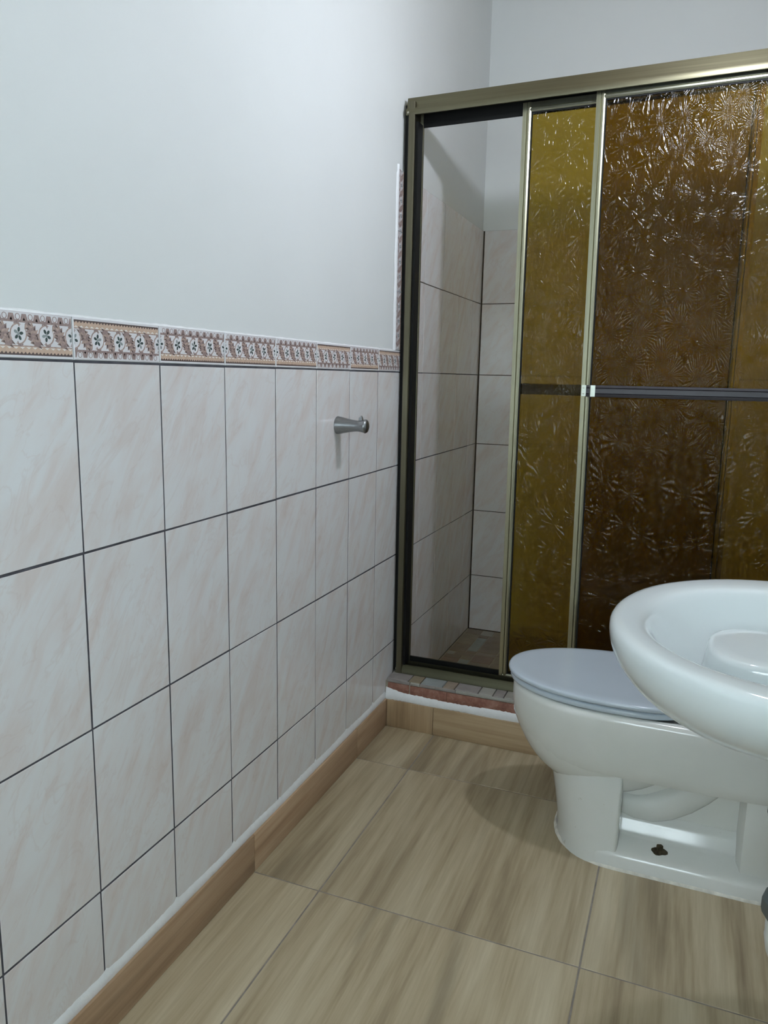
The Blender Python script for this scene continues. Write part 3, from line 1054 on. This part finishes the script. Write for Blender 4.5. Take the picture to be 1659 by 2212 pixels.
# trapway bulge on both sides
for s in (-1, 1):
    pts = [(0.795, 0.128), (0.830, 0.122), (0.865, 0.126), (0.900, 0.142), (0.935, 0.166), (0.970, 0.195), (0.998, 0.222), (1.02, 0.245)]
    tube('trapway', [(x - 0.86, s * 0.070, z) for x, z in pts], [0.030, 0.036, 0.040, 0.042, 0.042, 0.040, 0.037, 0.034], 'ceramic_toilet', toilet, 20)
# bolts in the ledge
for s in (-1, 1):
    o = lathe('bolt', [(0.0155, -0.006), (0.0150, 0.0010), (0.0120, 0.0022), (0.0062, 0.0030), (0.0060, 0.0120), (0.0050, 0.0140), (0.0005, 0.0142)], 'rusty_bolt', toilet, 'Z', 16)
    for v in o.data.vertices:
        v.co.x *= 1.25 + 0.12 * math.sin(v.co.y * 900)
        v.co.y *= 1.0 + 0.18 * math.sin(v.co.x * 700)
    o.location = (0.895 - 0.86, s * 0.138, 0.0520)
# sealing bead round the foot
bm = bmesh.new()
outer, inner = [], []
n = 96
rs = []
for (z, e) in ((0.0003, 0.0060), (0.0055, 0.0045), (0.0095, 0.0000), (0.0003, -0.004)):
    ring = dring(z, 0.633 - e, 0.1765 + e, 0.800, 1.166, 2.25, n, 14.0)
    rs.append([(x + random.uniform(-0.0008, 0.0008), y + random.uniform(-0.0008, 0.0008), zz * random.uniform(0.75, 1.15)) for x, y, zz in ring])
vr = [[bm.verts.new(p) for p in r] for r in rs]
for a in range(4):
    b = (a + 1) % 4
    for i in range(n):
        j = (i + 1) % n
        bm.faces.new((vr[a][i], vr[a][j], vr[b][j], vr[b][i]))
from_bm('sealing_bead', bm, 'silicone', toilet, smooth=True, angle=80)


# seat and lid
def slab(name, z0, z1, xf, b, xc, xb, r, mat, dome=0.0, nf=2.14, nb=3.0):
    bm = bmesh.new()
    rings = [dring(z0, xf + r, b - r, xc, xb - r, nf, 56, nb, 0.012), dring(z0 + r * 0.3, xf + r * 0.25, b - r * 0.25, xc, xb - r * 0.25, nf, 56, nb, 0.012), dring(z0 + r, xf, b, xc, xb, nf, 56, nb, 0.012),
             dring(z1 - r, xf, b, xc, xb, nf, 56, nb, 0.012), dring(z1 - r * 0.3, xf + r * 0.3, b - r * 0.3, xc, xb - r * 0.3, nf, 56, nb, 0.012), dring(z1, xf + r * 1.2, b - r * 1.2, xc, xb - r * 1.2, nf, 56, nb, 0.012)]
    if dome:
        rings += [dring(z1 + dome * 0.25, xf + 0.022, b - 0.022, xc, xb - 0.022, nf, 56, nb, 0.012), dring(z1 + dome * 0.1, xf + 0.034, b - 0.034, xc, xb - 0.034, nf, 56, nb, 0.012),
                  dring(z1 + dome * 0.1, xf + 0.10, b - 0.09, xc, xb - 0.09, nf, 56, nb, 0.012)]
    loft(bm, rings)
    return from_bm(name, bm, mat, toilet, smooth=True, angle=50)


slab('seat', 0.3880, 0.4035, 0.4860, 0.179, 0.775, 0.955, 0.0055, 'seat_plastic')
slab('lid', 0.4060, 0.4195, 0.4800, 0.182, 0.775, 0.960, 0.0050, 'seat_plastic', dome=0.004)
for s in (-1, 1):
    lathe('hinge', [(0.013, 0.388), (0.014, 0.392), (0.014, 0.416), (0.010, 0.420), (0.001, 0.421)], 'seat_plastic', toilet, 'Z', 18, (0.975 - 0.86, s * 0.075, 0))
# cistern against the right wall
bm = bmesh.new()
add_box(bm, 1.105 - 0.86, 1.274 - 0.86, -0.180, 0.180, 0.372, 0.700, 0.018)
from_bm('cistern', bm, 'ceramic_toilet', toilet, smooth=True, angle=40)
bm = bmesh.new()
add_box(bm, 1.096 - 0.86, 1.276 - 0.86, -0.190, 0.190, 0.701, 0.735, 0.010)
from_bm('cistern_lid', bm, 'ceramic_toilet', toilet, smooth=True, angle=40)
lathe('flush_button', [(0.020, 0.734), (0.020, 0.739), (0.016, 0.741), (0.001, 0.7415)], 'steel_brushed', toilet, 'Z', 24, (1.19 - 0.86, 0, 0))
box('cistern_neck', 1.10 - 0.86, 1.26 - 0.86, -0.15, 0.15, 0.20, 0.378, 'ceramic_toilet', toilet, bev=0.012)

# ------------------------------------------------------------------ washbasin
SYC = 0.199
sink = thing('washbasin', 'white ceramic wall-hung washbasin in the right foreground', 'sink', (1.08, SYC, 0.60))


def sring(z, xf, B, xc, xb, nf=2.03, nb=6.0, n=72, yo=0.0):
    r = []
    for i in range(n):
        a = 2 * PI * i / n + PI / n
        c, s = math.cos(a), math.sin(a)
        if c < 0:
            x = xc - (xc - xf) * abs(c) ** (2 / nf)
            y = B * math.copysign(abs(s) ** (2 / nf), s)
        else:
            x = xc + (xb - xc) * abs(c) ** (2 / nb)
            y = B * math.copysign(abs(s) ** (2 / nb), s)
        r.append((x - 1.08, y + yo, z - 0.60))
    return r


bm = bmesh.new()
rings = []
XW = WX - 0.002
# inside, from the drain up to the inner edge
inn = [(0.6560, 0.020, 0.018), (0.6570, 0.060, 0.055), (0.6600, 0.105, 0.110), (0.6660, 0.128, 0.140), (0.6780, 0.142, 0.160), (0.6980, 0.158, 0.180), (0.7250, 0.180, 0.2050), (0.7560, 0.2000, 0.2240), (0.7780, 0.2120, 0.2340), (0.7880, 0.2190, 0.2400), (0.7930, 0.2250, 0.2450)]
XI = 1.060
for z, A, B in inn:
    back = XI + A * 0.62
    rings.append(sring(z, XI - A, B, XI, min(back, 1.195), 2.15, 2.8, yo=-0.008))
rings.append(sring(0.7960, XI - 0.232, 0.2540, XI + 0.004, 1.205, 2.12, 3.2, yo=-0.006))
rings.append(sring(0.7975, XI - 0.242, 0.2660, XI + 0.010, 1.225, 2.08, 4.0, yo=-0.003))
# rim
rings.append(sring(0.7980, 0.8030, 0.3040, 1.078, XW, 2.05, 6.0))
rings.append(sring(0.7965, 0.7930, 0.3135, 1.078, XW, 2.03, 6.0))
rings.append(sring(0.7920, 0.7870, 0.3195, 1.078, XW, 2.03, 6.0))
for t in (0.04, 0.10, 0.18, 0.28, 0.38, 0.48, 0.58, 0.68, 0.77, 0.85, 0.91):
    gg = (1 - t ** 1.798) ** 0.6644
    xc = 1.0783 - 0.0512 * t
    rings.append(sring(0.7934 - 0.1756 * t, xc - 0.2934 * gg, 0.3212 * gg, xc, XW, 2.03, 6.0))
t = 0.935
gg = (1 - t ** 1.798) ** 0.6644
xc = 1.0783 - 0.0512 * t
rings.append(sring(0.6285, xc - 0.2934 * gg * 0.99, 0.3212 * gg * 0.99, xc, XW, 2.03, 6.0))
rings.append(sring(0.6240, xc - 0.2934 * gg * 0.88, 0.3212 * gg * 0.88, xc, XW - 0.01, 2.03, 6.0))
loft(bm, rings)
from_bm('basin', bm, 'ceramic_sink', sink, smooth=True, angle=60)
bm = bmesh.new()
loft(bm, [sring(z, 0.934 + e, 0.098 - e, 1.02, 1.17 - e, 2.6, 3.0, 40, 0.024) for z, e in ((0.690, -0.010), (0.730, -0.003), (0.748, 0.0), (0.754, 0.003), (0.7565, 0.010), (0.7570, 0.030))])
from_bm('raised_ledge', bm, 'ceramic_sink', sink, smooth=True, angle=60)
dx, dy = 1.097 - 1.08, 0.0
lathe('drain_ring', [(0.030, 0.0560), (0.031, 0.0590), (0.026, 0.0600), (0.018, 0.0575), (0.002, 0.0570)], 'steel_brushed', sink, 'Z', 28, (1.062 - 1.08, -0.008, 0))
lathe('drain_nut', [(0.020, -0.012), (0.040, -0.010), (0.044, -0.002), (0.044, 0.014), (0.034, 0.026)], 'rubber_black', sink, 'Z', 28, (1.078 - 1.08, 0, 0))
tube('tailpiece', [(1.085 - 1.08, 0, 0.02), (dx, 0, -0.05), (dx, 0, -0.235)], 0.0165, 'plastic_white', sink, 20)
lathe('slip_nut', [(0.030, -0.282), (0.046, -0.278), (0.048, -0.270), (0.048, -0.252), (0.042, -0.246), (0.030, -0.240), (0.018, -0.236)], 'plastic_grey', sink, 'Z', 10, (dx, 0, 0), 25)
lathe('trap_cup', [(0.004, -0.366), (0.018, -0.365), (0.028, -0.358), (0.035, -0.342), (0.0385, -0.322), (0.0392, -0.318), (0.0385, -0.314), (0.0392, -0.300), (0.0375, -0.280)], 'plastic_white', sink, 'Z', 32, (dx, 0, 0), 30)
tube('outlet_pipe', [(dx + 0.01, 0, -0.222), (1.16 - 1.08, 0, -0.222), (XW - 1.08, 0, -0.222)], 0.0175, 'plastic_white', sink, 20)
lathe('wall_flange', [(0.034, 0.192), (0.032, 0.198), (0.020, 0.1995)], 'steel_brushed', sink, 'X', 24, (0, 0, -0.222))

# ------------------------------------------------------------------ wall lamp (above the frame, on the right wall)
lamp = thing('wall_lamp', 'bare bulb in a white holder high on the right wall', 'lamp', (WX, LAMP.y, LAMP.z))
lathe('lamp_base', [(0.055, 0.0), (0.055, -0.010), (0.048, -0.018), (0.030, -0.022), (0.001, -0.022)], 'lamp_plastic', lamp, 'X', 28)
bx0 = LAMP.x - WX + 0.055
tube('lamp_arm', [(-0.015, 0, 0), ((bx0 - 0.015) / 2, 0, 0.012), (bx0 + 0.030, 0, 0.002), (bx0 - 0.005, 0, 0)], 0.009, 'lamp_plastic', lamp, 12)
lathe('socket', [(0.021, bx0 + 0.012), (0.022, bx0 + 0.008), (0.022, bx0 - 0.026), (0.018, bx0 - 0.030)], 'lamp_plastic', lamp, 'X', 24)
bx = LAMP.x - WX
prof = [(0.013, bx0 - 0.026)]
for i in range(7):
    a = PI * (0.16 + 0.84 * i / 6)
    prof.append((max(BULB_R * math.sin(a), 0.0006), bx + BULB_R * math.cos(a)))
lathe('bulb', prof, 'bulb_glow', lamp, 'X', 12)
